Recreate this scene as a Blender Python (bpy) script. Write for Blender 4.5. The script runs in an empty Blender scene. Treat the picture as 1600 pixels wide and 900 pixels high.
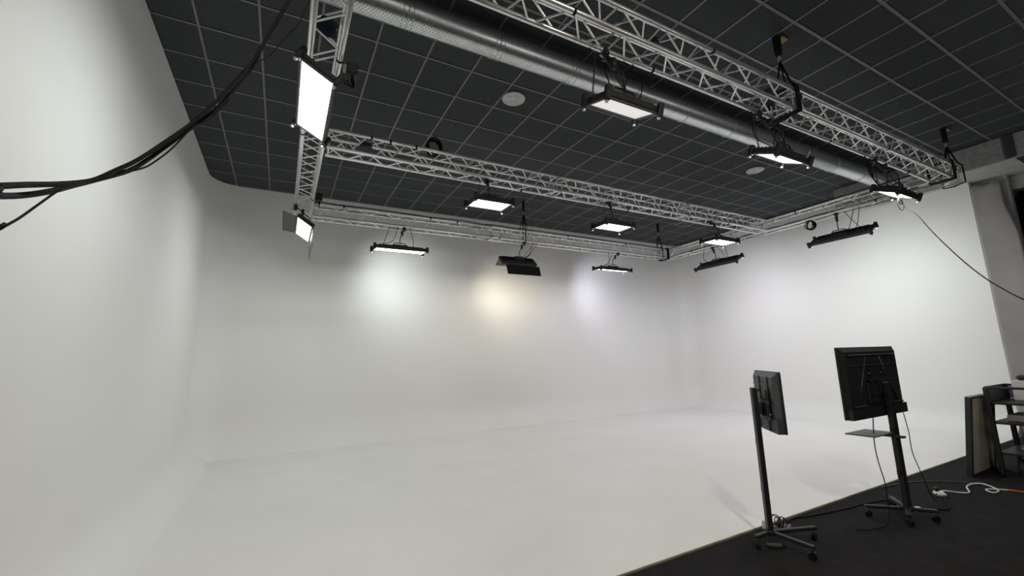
import bpy, bmesh, math, random
from mathutils import Vector, Matrix
random.seed(7)
PI = math.pi
scene = bpy.context.scene
C = scene.collection

# ---------------------------------------------------------------- camera
cam_d = bpy.data.cameras.new('camera'); cam = bpy.data.objects.new('camera', cam_d); C.objects.link(cam)
cam.matrix_world = Matrix(((0.88182, -0.051475, -0.468769, 0.9894),
                           (-0.470671, -0.158006, -0.868046, -4.6558),
                           (-0.029386, 0.986096, -0.16356, 1.6941),
                           (0, 0, 0, 1)))
cam_d.sensor_fit = 'HORIZONTAL'; cam_d.sensor_width = 36.0
cam_d.lens = 667.474 / 1600 * 36.0
cam_d.clip_start = 0.05; cam_d.clip_end = 100
scene.camera = cam

# ---------------------------------------------------------------- world, exposure
world = bpy.data.worlds.new('world'); scene.world = world; world.use_nodes = True
bg = world.node_tree.nodes['Background']
bg.inputs['Color'].default_value = (0.55, 0.58, 0.62, 1); bg.inputs['Strength'].default_value = 0.05
scene.view_settings.view_transform = 'Standard'; scene.view_settings.look = 'None'
scene.view_settings.exposure = 0.0; scene.view_settings.gamma = 1.0
scene.view_settings.use_curve_mapping = False
scene.cycles.diffuse_bounces = 6

# power of the lamps and added fills in watts, per group
POW = dict(left_near=19.0, left_far=10.0, back=18.5, right=31.0, pool_right=24.0, mid=10.8, front=16.0, pool_back=54.0, hall=30.0, carpet=150.0)
GLOW = 6.0          # radiance of the lit diffusers
# unseen fill points added behind the camera to lift the upper walls
for k, (x, y) in enumerate(((1.0, -6.2), (5.0, -6.2), (9.0, -6.2), (3.0, -8.2), (7.0, -8.2), (11.5, -8.0))):
    ld = bpy.data.lights.new('hall_fill', 'POINT'); ld.shadow_soft_size = .3
    ld.energy = POW['hall']; ld.color = (1.0, 0.96, 0.92)
    lo = bpy.data.objects.new('hall_fill', ld); C.objects.link(lo); lo.location = (x, y, 4.1)

# one compact warm ceiling lamp over the carpet, behind the camera
ld = bpy.data.lights.new('carpet_lamp', 'AREA'); ld.shape = 'DISK'; ld.size = .3; ld.energy = POW['carpet']; ld.color = (1.0, .9, .78)
lo = bpy.data.objects.new('carpet_lamp', ld); C.objects.link(lo); lo.location = (2.4, -5.9, 5.25)

# ---------------------------------------------------------------- materials
def mat(name, col, rough=0.6, metal=0.0, emit=None, estr=0.0, spec=0.5):
    m = bpy.data.materials.new(name); m.use_nodes = True
    b = m.node_tree.nodes['Principled BSDF']
    b.inputs['Base Color'].default_value = (*col, 1); b.inputs['Roughness'].default_value = rough
    b.inputs['Metallic'].default_value = metal; b.inputs['Specular IOR Level'].default_value = spec
    if emit:
        b.inputs['Emission Color'].default_value = (*emit, 1); b.inputs['Emission Strength'].default_value = estr
    return m

def vary(m, col_a, col_b, scale=3.0, detail=4.0, lo=0.35, hi=0.65, bump=0.0, bscale=60.0):
    """noise between two colours plus optional fine bump, in object coordinates"""
    nt = m.node_tree; b = nt.nodes['Principled BSDF']
    tc = nt.nodes.new('ShaderNodeTexCoord')
    n = nt.nodes.new('ShaderNodeTexNoise'); n.inputs['Scale'].default_value = scale; n.inputs['Detail'].default_value = detail
    nt.links.new(tc.outputs['Object'], n.inputs['Vector'])
    r = nt.nodes.new('ShaderNodeValToRGB'); r.color_ramp.elements[0].position = lo; r.color_ramp.elements[1].position = hi
    r.color_ramp.elements[0].color = (*col_a, 1); r.color_ramp.elements[1].color = (*col_b, 1)
    nt.links.new(n.outputs['Fac'], r.inputs['Fac']); nt.links.new(r.outputs['Color'], b.inputs['Base Color'])
    if bump:
        n2 = nt.nodes.new('ShaderNodeTexNoise'); n2.inputs['Scale'].default_value = bscale; n2.inputs['Detail'].default_value = 3
        nt.links.new(tc.outputs['Object'], n2.inputs['Vector'])
        bp = nt.nodes.new('ShaderNodeBump'); bp.inputs['Strength'].default_value = bump; bp.inputs['Distance'].default_value = 0.004
        nt.links.new(n2.outputs['Fac'], bp.inputs['Height']); nt.links.new(bp.outputs['Normal'], b.inputs['Normal'])
    return m

M_CYC = vary(mat('white_cyclorama_paint', (0.78, 0.78, 0.76), 0.62), (0.81, 0.81, 0.79), (0.835, 0.835, 0.82), 0.7, 5, 0.3, 0.7, 0.08, 40)
M_FLOORW = vary(mat('white_floor_paint', (0.76, 0.75, 0.73), 0.42), (0.775, 0.77, 0.75), (0.81, 0.805, 0.79), 1.1, 6, 0.28, 0.6, 0.06, 30)
M_CARPET = vary(mat('black_carpet', (0.02, 0.02, 0.02), 0.95, spec=0.1), (0.016, 0.016, 0.017), (0.024, 0.023, 0.023), 9, 5, 0.3, 0.7, 0.5, 400)
M_TILE = vary(mat('charcoal_mineral_tile', (0.03, 0.033, 0.035), 0.9, spec=0.2), (0.050, 0.054, 0.059), (0.060, 0.065, 0.070), 30, 4, 0.3, 0.7, 0.2, 300)
M_TEE = vary(mat('grey_grid_tee', (0.17, 0.175, 0.18), 0.45), (0.15, 0.155, 0.16), (0.18, 0.185, 0.19), 6)
M_DARKWALL = vary(mat('dark_wall_paint', (0.03, 0.03, 0.032), 0.9), (0.026, 0.026, 0.028), (0.036, 0.036, 0.038), 4)
M_CONC = vary(mat('grey_bulkhead_board', (0.2, 0.2, 0.2), 0.8), (0.26, 0.26, 0.26), (0.36, 0.36, 0.355), 14, 8, 0.3, 0.7, 0.3, 120)
M_CONC_UPLIT = vary(mat('uplit_bulkhead_board', (0.4, 0.4, 0.39), 0.75), (0.5, 0.5, 0.49), (0.58, 0.58, 0.57), 8, 6)  # bulkhead board made paler, bounced light painted into its underside
M_ALU = vary(mat('brushed_aluminium', (0.85, 0.85, 0.85), 0.3, 0.7), (0.88, 0.88, 0.88), (0.96, 0.96, 0.95), 12, 4)
M_GALV = None
M_BLACK = vary(mat('black_powder_coat', (0.012, 0.012, 0.013), 0.5), (0.010, 0.010, 0.011), (0.016, 0.016, 0.017), 20)
M_BLACKM = vary(mat('matt_black_plastic', (0.02, 0.02, 0.021), 0.42), (0.017, 0.017, 0.018), (0.024, 0.024, 0.025), 15)
M_GREYP = vary(mat('dark_grey_plastic', (0.055, 0.055, 0.058), 0.45), (0.05, 0.05, 0.053), (0.062, 0.062, 0.066), 10)
M_DOOR = vary(mat('barn_door_sheet', (0.09, 0.09, 0.092), 0.5), (0.03, 0.031, 0.031), (0.04, 0.041, 0.041), 10)
M_RIB = vary(mat('satin_dark_plastic', (0.04, 0.045, 0.05), 0.28), (0.035, 0.04, 0.045), (0.045, 0.05, 0.055), 10)
M_RUB = vary(mat('black_rubber', (0.008, 0.008, 0.008), 0.7, spec=0.2), (0.005, 0.005, 0.005), (0.009, 0.009, 0.009), 30)
M_WHITEP = vary(mat('white_plastic', (0.72, 0.71, 0.68), 0.4), (0.7, 0.69, 0.66), (0.75, 0.74, 0.71), 12)
M_TIP = vary(mat('clear_foot', (0.6, 0.6, 0.58), 0.3), (0.55, 0.55, 0.53), (0.65, 0.65, 0.63), 30)
M_STEEL = vary(mat('zinc_steel', (0.5, 0.5, 0.5), 0.35, 0.9), (0.42, 0.42, 0.42), (0.55, 0.55, 0.55), 30)
M_CHAIN = vary(mat('black_chain_steel', (0.07, 0.07, 0.07), 0.35, 0.6), (0.05, 0.05, 0.05), (0.09, 0.09, 0.09), 60)
M_BLUE = vary(mat('navy_sling_webbing', (0.02, 0.04, 0.1), 0.8), (0.012, 0.022, 0.045), (0.022, 0.036, 0.07), 30)
M_TAN = vary(mat('bare_wood', (0.38, 0.22, 0.09), 0.7), (0.32, 0.17, 0.06), (0.42, 0.26, 0.11), 14)
M_YEL = vary(mat('yellow_tape', (0.4, 0.36, 0.14), 0.6), (0.26, 0.23, 0.11), (0.36, 0.33, 0.17), 5)
M_BEIGE = vary(mat('beige_foam_board', (0.42, 0.37, 0.28), 0.85), (0.50, 0.45, 0.36), (0.60, 0.55, 0.45), 2.5, 4, 0.3, 0.7)
M_SHEET = vary(mat('off_white_fabric', (0.5, 0.48, 0.46), 0.9), (0.33, 0.31, 0.295), (0.38, 0.36, 0.345), 2, 4, 0.3, 0.7, 0.3, 12)
M_CURT = vary(mat('black_curtain', (0.006, 0.006, 0.008), 0.95, spec=0.05), (0.004, 0.004, 0.006), (0.009, 0.009, 0.011), 6)
M_BAG = vary(mat('grey_green_bag_cloth', (0.06, 0.06, 0.055), 0.9), (0.07, 0.07, 0.064), (0.15, 0.15, 0.135), 8)
M_ORANGE = vary(mat('orange_cable_jacket', (0.5, 0.14, 0.03), 0.6), (0.42, 0.11, 0.02), (0.55, 0.17, 0.04), 20)
M_MESH = vary(mat('smoky_grey_panel', (0.16, 0.16, 0.16), 0.5), (0.14, 0.14, 0.14), (0.18, 0.18, 0.18), 20)
M_DISC = vary(mat('pale_diffuser_disc', (0.62, 0.61, 0.6), 0.5), (0.5, 0.49, 0.48), (0.66, 0.65, 0.64), 14)
M_SCREEN = mat('dark_glass_screen', (0.008, 0.008, 0.01), 0.12)

def galv(perf):
    m = mat('galvanised_duct_perforated' if perf else 'galvanised_duct', (0.5, 0.53, 0.53), 0.33, 0.92)
    vary(m, (0.6, 0.64, 0.64), (0.75, 0.78, 0.78), 18, 5, 0.3, 0.7)
    if perf:   # rows of small round holes in a band along the lower side
        nt = m.node_tree; b = nt.nodes['Principled BSDF']; src = b.inputs['Base Color'].links[0].from_socket
        tc = nt.nodes.new('ShaderNodeTexCoord'); sp = nt.nodes.new('ShaderNodeSeparateXYZ'); nt.links.new(tc.outputs['Object'], sp.inputs[0])
        def mth(op, a, c=None, d=None):
            n = nt.nodes.new('ShaderNodeMath'); n.operation = op
            for i, v in enumerate((a, c, d)):
                if v is None: continue
                if isinstance(v, (int, float)): n.inputs[i].default_value = v
                else: nt.links.new(v, n.inputs[i])
            return n.outputs[0]
        ang = mth('ARCTAN2', sp.outputs['Y'], mth('MULTIPLY', sp.outputs['Z'], -1.0))   # 0 straight down
        v = mth('MULTIPLY', ang, 0.15 / 0.022); row = mth('FLOOR', v)
        u = mth('ADD', mth('MULTIPLY', sp.outputs['X'], 1 / 0.035), mth('MULTIPLY', mth('MODULO', mth('ABSOLUTE', row), 2.0), 0.5))
        fu = mth('SUBTRACT', mth('FRACT', u), 0.5); fv = mth('SUBTRACT', mth('FRACT', v), 0.5)
        d = mth('SQRT', mth('ADD', mth('POWER', mth('MULTIPLY', fu, 1.5), 2.0), mth('POWER', fv, 2.0)))
        hole = mth('LESS_THAN', d, 0.24)
        band = mth('MULTIPLY', mth('GREATER_THAN', ang, -0.68), mth('LESS_THAN', ang, 0.12))
        fac = mth('MULTIPLY', hole, band)
        mx = nt.nodes.new('ShaderNodeMix'); mx.data_type = 'RGBA'
        nt.links.new(fac, mx.inputs[0]); nt.links.new(src, mx.inputs[6]); mx.inputs[7].default_value = (0.02, 0.025, 0.025, 1)
        nt.links.new(mx.outputs[2], b.inputs['Base Color'])
    return m
M_GALV = galv(False); M_GALVP = galv(True)

# ---------------------------------------------------------------- mesh helpers
class MB:
    def __init__(s): s.v = []; s.f = []; s.sm = []
    def add(s, vs, fs, smooth=False):
        o = len(s.v); s.v += [tuple(v) for v in vs]; s.f += [tuple(i + o for i in f) for f in fs]; s.sm += [smooth] * len(fs)
        return s
    def box(s, c, d, M=None, bev=0.0):
        hx, hy, hz = d[0] / 2, d[1] / 2, d[2] / 2; c = Vector(c)
        if bev > 0:
            b = min(bev, hx * .9, hy * .9, hz * .9); vs = []; idx = {}
            for sx in (-1, 1):
                for sy in (-1, 1):
                    for sz in (-1, 1):
                        for k, p in enumerate(((hx, hy - b, hz - b), (hx - b, hy, hz - b), (hx - b, hy - b, hz))):
                            idx[(sx, sy, sz, k)] = len(vs); vs.append(Vector((sx * p[0], sy * p[1], sz * p[2])))
            g = lambda a, bb, cc, k: idx[(a, bb, cc, k)]; fs = []
            for t in (-1, 1):
                fs.append((g(t, -1, -1, 0), g(t, 1, -1, 0), g(t, 1, 1, 0), g(t, -1, 1, 0))[::t])
                fs.append((g(-1, t, -1, 1), g(-1, t, 1, 1), g(1, t, 1, 1), g(1, t, -1, 1))[::t])
                fs.append((g(-1, -1, t, 2), g(1, -1, t, 2), g(1, 1, t, 2), g(-1, 1, t, 2))[::t])
            for a in (-1, 1):
                for bb in (-1, 1):
                    fs.append((g(a, bb, -1, 0), g(a, bb, 1, 0), g(a, bb, 1, 1), g(a, bb, -1, 1))[::(-1 if a * bb > 0 else 1)])
                    fs.append((g(a, -1, bb, 0), g(a, 1, bb, 0), g(a, 1, bb, 2), g(a, -1, bb, 2))[::(1 if a * bb > 0 else -1)])
                    fs.append((g(-1, a, bb, 1), g(1, a, bb, 1), g(1, a, bb, 2), g(-1, a, bb, 2))[::(-1 if a * bb > 0 else 1)])
                    for cc in (-1, 1):
                        fs.append((g(a, bb, cc, 0), g(a, bb, cc, 1), g(a, bb, cc, 2))[::(1 if a * bb * cc > 0 else -1)])
        else:
            vs = [Vector((x, y, z)) for x in (-hx, hx) for y in (-hy, hy) for z in (-hz, hz)]
            fs = [(0, 1, 3, 2), (4, 6, 7, 5), (0, 4, 5, 1), (2, 3, 7, 6), (0, 2, 6, 4), (1, 5, 7, 3)]
        if M is not None: vs = [M @ v for v in vs]
        return s.add([v + c for v in vs], fs)
    def cyl(s, a, b, r, n=12, r2=None, caps=True, smooth=True):
        a, b = Vector(a), Vector(b); d = (b - a).normalized()
        t = Vector((0, 0, 1)) if abs(d.z) < .9 else Vector((1, 0, 0))
        u = d.cross(t).normalized(); w = d.cross(u); r2 = r if r2 is None else r2
        vs = [a + (u * math.cos(i * 2 * PI / n) + w * math.sin(i * 2 * PI / n)) * r for i in range(n)]
        vs += [b + (u * math.cos(i * 2 * PI / n) + w * math.sin(i * 2 * PI / n)) * r2 for i in range(n)]
        s.add(vs, [(i, (i + 1) % n, n + (i + 1) % n, n + i) for i in range(n)], smooth)
        if caps:
            o = len(s.v) - 2 * n
            s.f += [tuple(o + i for i in range(n))[::-1], tuple(o + n + i for i in range(n))]; s.sm += [False, False]
        return s
    def tube(s, pts, r, n=8, closed=False):
        pts = [Vector(p) for p in pts]; m = len(pts); vs = []; prev = None
        for i, p in enumerate(pts):
            if closed: d = pts[(i + 1) % m] - pts[i - 1]
            else: d = pts[min(i + 1, m - 1)] - pts[max(i - 1, 0)]
            d.normalize()
            if prev is None:
                t = Vector((0, 0, 1)) if abs(d.z) < .9 else Vector((1, 0, 0)); u = d.cross(t).normalized()
            else: u = (prev - d * prev.dot(d)).normalized()
            prev = u; w = d.cross(u)
            vs += [p + (u * math.cos(k * 2 * PI / n) + w * math.sin(k * 2 * PI / n)) * r for k in range(n)]
        fs = []
        for i in range(m if closed else m - 1):
            j = (i + 1) % m
            fs += [(i * n + k, i * n + (k + 1) % n, j * n + (k + 1) % n, j * n + k) for k in range(n)]
        if not closed: fs += [tuple(range(n))[::-1], tuple((m - 1) * n + k for k in range(n))]
        return s.add(vs, fs, True)
    def prism(s, poly, p0, ex, ey, ez):
        """polygon in (ex,ey) at p0 extruded by ez"""
        p0, ex, ey, ez = map(Vector, (p0, ex, ey, ez)); n = len(poly)
        a = [p0 + ex * x + ey * y for x, y in poly]; b = [q + ez for q in a]
        return s.add(a + b, [tuple(range(n))[::-1], tuple(range(n, 2 * n))] + [(i, (i + 1) % n, n + (i + 1) % n, n + i) for i in range(n)])
    def mesh(s, name, m):
        me = bpy.data.meshes.new(name); me.from_pydata(s.v, [], s.f); me.polygons.foreach_set('use_smooth', s.sm)
        bm = bmesh.new(); bm.from_mesh(me); bmesh.ops.recalc_face_normals(bm, faces=bm.faces); bm.to_mesh(me); bm.free()
        if m: me.materials.append(m)
        return me
    def obj(s, name, m, parent=None, loc=None):
        return link(name, s.mesh(name, m), parent, loc)

def link(name, data, parent=None, loc=None, M=None):
    o = bpy.data.objects.new(name, data); C.objects.link(o)
    if parent: o.parent = parent
    if loc is not None: o.location = loc
    if M is not None: o.matrix_local = M
    return o
def thing(name, label, cat, loc=(0, 0, 0), group=None, rot=None):
    o = link(name, None)
    o.matrix_local = Matrix.Translation(loc) @ (rot.to_4x4() if rot is not None else Matrix())
    o.empty_display_size = 0.1
    return tag(o, label, cat, group)
def tag(o, label, cat, group=None):
    o['label'] = label; o['category'] = cat
    if group: o['group'] = group
    return o
def struct(o): o['kind'] = 'structure'; return o
def smooth_path(P, k=6):
    P = [Vector(p) for p in P]; out = []
    for i in range(len(P) - 1):
        a = P[max(i - 1, 0)]; b = P[i]; c = P[i + 1]; d = P[min(i + 2, len(P) - 1)]
        for j in range(k):
            t = j / k
            out.append(0.5 * ((2 * b) + (c - a) * t + (2 * a - 5 * b + 4 * c - d) * t * t + (-a + 3 * b - 3 * c + d) * t ** 3))
    out.append(P[-1]); return out

# ================================================================ THE SETTING
H = 5.42                       # ceiling height
XL, XR, YB, YF = -0.42, 13.15, 5.45, -1.81
RC, RK, PH0 = 0.5, 0.9, 0.75   # plan corner radius, cove radius, cove start angle

# cyclorama profile: (inset from wall, height)
def profile(y, side):
    """cove profile; the cove meets the floor at a crease along the back wall and runs out softly along the sides"""
    if side == 'B': ph0 = PH0
    else:
        t = min(1, max(0, (y - 3.9) / .95)); t = t * t * (3 - 2 * t)
        ph0 = .02 + (PH0 - .02) * t
    rk = RK if side == 'B' else .42 + (RK - .42) * t
    z0 = rk - rk * math.cos(ph0); pr = []
    for i in range(17):
        ph = ph0 + (PI / 2 - ph0) * i / 16
        pr.append((rk - rk * math.sin(ph), rk - rk * math.cos(ph) - z0))
    for z in (1.2, 2.0, 3.0, 4.0, 4.8, H - 0.015): pr.append((0.0, z))
    return pr

def cyc_path():
    """list of (point on the wall line, inward normal) along the U of the cyclorama"""
    P = []
    for i in range(25): P.append((Vector((XL, YF + (YB - RC - .06 - YF) * i / 24)), Vector((1, 0)), 'L'))
    for i in range(13):
        a = PI - (PI / 2) * i / 12; c = Vector((XL + RC, YB - RC)); n = Vector((math.cos(a), math.sin(a)))
        P.append((c + n * RC, -n, 'L'))
    for i in range(13): P.append((Vector((XL + RC + .06 + (XR - XL - 2 * RC - .12) * i / 12, YB)), Vector((0, -1)), 'B'))
    for i in range(13):
        a = PI / 2 - (PI / 2) * i / 12; c = Vector((XR - RC, YB - RC)); n = Vector((math.cos(a), math.sin(a)))
        P.append((c + n * RC, -n, 'R'))
    for i in range(25): P.append((Vector((XR, YB - RC - .06 + (YF - (YB - RC - .06)) * i / 24)), Vector((-1, 0)), 'R'))
    return P
P = cyc_path()
seg = {'wall_left': [i for i, p in enumerate(P) if p[2] == 'L'], 'wall_back': [i for i, p in enumerate(P) if p[2] == 'B'],
       'wall_right': [i for i, p in enumerate(P) if p[2] == 'R']}
seg['wall_left'].append(seg['wall_back'][0]); seg['wall_right'].insert(0, seg['wall_back'][-1])
floor_edge = []
for nm, idx in seg.items():
    mb = MB(); m = 23; vs = []
    for i in idx:
        q, n, sd = P[i]
        for (d, z) in profile(q.y, sd): vs.append((q.x + n.x * d, q.y + n.y * d, z + 0.012))
    fs = [(a * m + b, (a + 1) * m + b, (a + 1) * m + b + 1, a * m + b + 1) for a in range(len(idx) - 1) for b in range(m - 1)]
    mb.add(vs, fs, True); o = struct(mb.obj(nm, M_CYC))
for q, n, sd in P:
    d = profile(q.y, sd)[0][0]; floor_edge.append((q.x + n.x * d, q.y + n.y * d))
# white stage floor, 12 mm above the carpet
mb = MB(); poly = floor_edge; nn = len(poly)
mb.prism(poly, (0, 0, 0.001), (1, 0, 0), (0, 1, 0), (0, 0, 0.0115))
struct(mb.obj('floor', M_FLOORW))
# backing behind the open ends of the cyclorama so that walls have thickness
mb = MB(); mb.box((XL - .1, (YF + YB) / 2, H / 2), (.12, YB - YF, H - .01)); struct(mb.obj('wall_left', M_DARKWALL))
mb = MB()
mb.prism([(XR - d + .006, z) for d, z in profile(YF, 'R')] + [(XR + .16, H - .015), (XR + .16, 0)], (0, YF + .03, 0.010), (1, 0, 0), (0, 0, 1), (0, -.031, 0))
o = struct(mb.obj('trim_1', M_CYC))
mb = MB(); mb.box((6.35, YF - .007, .0075), (13.54, .012, .013)); o = struct(mb.obj('trim_2', M_YEL))
# black carpet
mb = MB(); mb.box((7.4, -5.42, -.05), (16.4, 7.18, .1)); struct(mb.obj('floor', M_CARPET))
# dark hall around the camera
mb = MB(); mb.box((XL - .1, -5.41, H / 2), (.16, 7.16, H)); struct(mb.obj('wall_left', M_DARKWALL))
mb = MB(); mb.box((7.4, -9.05, H / 2), (16.4, .1, H)); struct(mb.obj('wall_front', M_DARKWALL))
mb = MB(); mb.box((15.65, -5.4, H / 2), (.1, 7.2, H)); struct(mb.obj('wall_right', M_DARKWALL))

# ceiling: slab, tiles, grid
mb = MB(); mb.box((7.4, -1.75, H + .08), (16.6, 14.6, .1)); ceil = struct(mb.obj('ceiling', M_DARKWALL))
T = 0.6; TT = 0.576
def tile_mesh(w, d):
    mb = MB(); mb.box((0, 0, 0), (w, d, .016), bev=.003); return mb.mesh('ceiling_tile', M_TILE)
full = tile_mesh(TT, TT)
cells = []
XBH = 12.35                                    # bulkhead face
for i in range(-1, 26):
    for j in range(-15, 10):
        x0, x1, y0, y1 = i * T + .012, (i + 1) * T - .012, j * T + .012, (j + 1) * T - .012
        x0 = max(x0, XL + .005); y1 = min(y1, YB - .01)
        x1 = min(x1, XBH - .005 if y0 < 0.2 - .3 else XR - .02)
        if x1 - x0 < .05 or y1 - y0 < .05: continue
        cx, cy = (x0 + x1) / 2, (y0 + y1) / 2
        fw = (cx - .99) * .4688 + (cy + 4.66) * .868 + 3.72 * .1636
        vis = fw > .5
        cells.append((0 if vis else 1, math.hypot(cx - .99, cy + 4.66), cx, cy, x1 - x0, y1 - y0))
cells.sort(); rest = MB()
for k, (v, d, cx, cy, w, h) in enumerate(cells):
    if k < 300:
        me = full if abs(w - TT) < .001 and abs(h - TT) < .001 else tile_mesh(w, h)
        link('ceiling_tile', me, ceil, (cx, cy, H + .012))
    else: rest.box((cx, cy, H + .012), (w, h, .016))
o = rest.obj('ceiling_tile', M_TILE, ceil); o['kind'] = 'stuff'
for i in range(0, 22):
    y0 = -9.0; x = i * T
    if x > XBH: y0 = 0.2
    mb = MB(); mb.box((0, 0, 0), (.024, YB - y0, .006)); mb.box((0, 0, .015), (.006, YB - y0, .03))
    mb.obj('grid_runner', M_TEE, ceil, (x, (YB + y0) / 2, H))
for j in range(-14, 10):
    x1 = XBH if j * T < 0.2 else XR
    mb = MB(); mb.box((0, 0, 0), (x1 - XL, .03 if j < -1 else .024, .007)); mb.box((0, 0, .015), (x1 - XL, .006, .03))
    mb.obj('grid_runner', M_TEE, ceil, ((x1 + XL) / 2, j * T, H - .001))

# bulkhead on the right
mb = MB(); mb.box(((XBH + 15.6) / 2, -4.4, 5.195), (15.6 - XBH, 9.2, .44)); bh = struct(mb.obj('trim_3', M_CONC))
ys = [0.2, -.7, -1.6, -2.52, -3.6, -4.7]
for a, b in zip(ys[:-1], ys[1:]):
    MB().box((XBH - .008, (a + b) / 2, 5.2), (.014, a - b - .012, .42), bev=.003).obj('bulkhead_panel', M_CONC, bh)
MB().box((XBH - .022, -2.6, 5.2), (.02, .13, .43), bev=.003).obj('cover_strip', M_GREYP, bh)
MB().box(((XBH + 14.4) / 2, -4.4, 4.968), (14.4 - XBH, 9.19, .012)).obj('soffit_panel', M_CONC_UPLIT, bh)
MB().box(((XBH + 13.2) / 2, -2.75, 4.955), (13.2 - XBH, .22, .014)).obj('cover_strip', M_GREYP, bh)
# wall piece beyond the cyclorama end, header and black curtain
mb = MB(); mb.box((13.45, (YF - 2.30) / 2 - .0, 2.48), (.16, 2.30 + YF - .01, 4.96)); struct(mb.obj('wall_right', M_CONC))
mb = MB(); mb.box((13.75, -4.6, 4.82), (.5, 4.6, .27)); struct(mb.obj('trim_4', M_CONC))
# black curtain with folds
mb = MB(); N = 90; vs = []
for i in range(N + 1):
    y = -2.31 - 4.5 * i / N; x = 13.72 + .05 * math.sin(i * 1.15) + .02 * math.sin(i * .37)
    vs += [(x, y, .02), (x + .01 * math.sin(i), y, 4.68)]
mb.add(vs, [(2 * i, 2 * i + 2, 2 * i + 3, 2 * i + 1) for i in range(N)], True)
o = mb.obj('curtain', M_CURT); sm = o.modifiers.new('solid', 'SOLIDIFY'); sm.thickness = .01
tag(o, 'black full height curtain hanging in the opening at the far right', 'curtain')
# off-white sheet folded over at the top
mb = MB(); nz, ny = 40, 14; vs = []
for a in range(nz + 1):
    z = .03 + (4.84 - .03) * a / nz
    for b in range(ny + 1):
        t = b / ny
        w_r = -2.20 if z > 4.40 else -2.20 - .10 * min(1, (4.40 - z) / .6) - .03 * min(1, (4.4 - z) / 3)
        y = YF - .001 + (w_r - YF + .001) * t
        x = 13.165 + .11 * t - .006 * math.sin(t * 6.1 + z * .8) - (.05 if 4.36 < z < 4.50 else 0) * (1 - abs(z - 4.43) / .08)
        zz = z + (.02 * math.sin(t * 9) + .01 if a == nz else 0)
        vs.append((x, y, zz))
fs = [(a * (ny + 1) + b, a * (ny + 1) + b + 1, (a + 1) * (ny + 1) + b + 1, (a + 1) * (ny + 1) + b) for a in range(nz) for b in range(ny)]
mb.add(vs, fs, True); o = mb.obj('backdrop_sheet', M_SHEET); sm = o.modifiers.new('solid', 'SOLIDIFY'); sm.thickness = .02
tag(o, 'tall off-white fabric sheet hanging beside the end of the white cyclorama', 'sheet')

# ================================================================ CEILING SERVICES
duct = thing('ventilation_duct', 'galvanised round spiral duct running under the dark ceiling', 'duct', (6.5, -.8, 5.21))
def duct_piece(x0, x1, m):
    mb = MB(); n = 40; steps = max(2, int((x1 - x0) / .034)); vs = []; fs = []
    for i in range(steps + 1):
        x = x0 + (x1 - x0) * i / steps - 6.5
        for k in range(n):
            a = k * 2 * PI / n
            r = .150 + (.0012 if (i * 2 * PI / 3 - a) % (2 * PI) < .5 else 0)
            vs.append((x, r * math.sin(a), r * math.cos(a)))
    fs = [(i * n + k, i * n + (k + 1) % n, (i + 1) * n + (k + 1) % n, (i + 1) * n + k) for i in range(steps) for k in range(n)]
    mb.add(vs, fs, True); mb.obj('duct_section', m, duct)
xs = [-.33, .92, 1.94, 2.96, 3.98, 5.0, 6.02, 7.04, 8.06, 9.08, 10.1, 11.12, XBH - .01]
for i in range(len(xs) - 1):
    duct_piece(xs[i] + (.002 if i else 0), xs[i + 1] - .002, M_GALVP if xs[i + 1] < 4.9 else M_GALV)
for x in xs[1:-1]:
    mb = MB()
    for dx in ((-.05, 0, .05) if x < 4.5 else (0,)):
        mb.tube([(x - 6.5 + dx, .1525 * math.sin(a * PI / 20), .1525 * math.cos(a * PI / 20)) for a in range(40)], .005 if dx else .007, 6, True)
    mb.obj('coupling_ring', M_GALV, duct)
for x in (1.4, 4.5, 7.6, 10.6):
    mb = MB(); mb.box((x - 6.5, 0, .19), (.02, .05, .06)); mb.obj('hanger', M_STEEL, duct)

def disc(x, y, label):
    t = thing('ceiling_diffuser', label, 'ceiling light', (x, y, H - .012), 'round ceiling diffusers')
    mb = MB(); mb.cyl((0, 0, -.012), (0, 0, .008), .165, 40, .17); mb.obj('disc', M_DISC, t)
    mb = MB(); mb.tube([(.155 * math.cos(a * PI / 24), .155 * math.sin(a * PI / 24), -.012) for a in range(48)], .006, 6, True); mb.obj('rim', M_WHITEP, t)
    mb = MB(); mb.cyl((0, 0, -.016), (0, 0, -.01), .09, 24); mb.obj('centre_cap', M_DISC, t)
disc(3.77, .27, 'pale round ceiling diffuser nearer the camera, left of the hanging unlit panel')
disc(9.47, .28, 'pale round ceiling diffuser farther away, under the lit front truss panel')
t = thing('ceiling_vent', 'square dark ceiling vent above the back right end of the rig', 'vent', (11.14, 3.46, H - .008))
MB().box((0, 0, 0), (.5, .44, .012), bev=.003).obj('vent_plate', M_TEE, t)
for k in range(3):
    s = .16 - .05 * k; mb = MB()
    for (cx, cy, dx, dy) in ((0, s, 2 * s, .02), (0, -s, 2 * s, .02), (s, 0, .02, 2 * s), (-s, 0, .02, 2 * s)): mb.box((cx, cy, -.01), (dx, dy, .012))
    mb.obj('louvre', M_GREYP, t)

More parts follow.
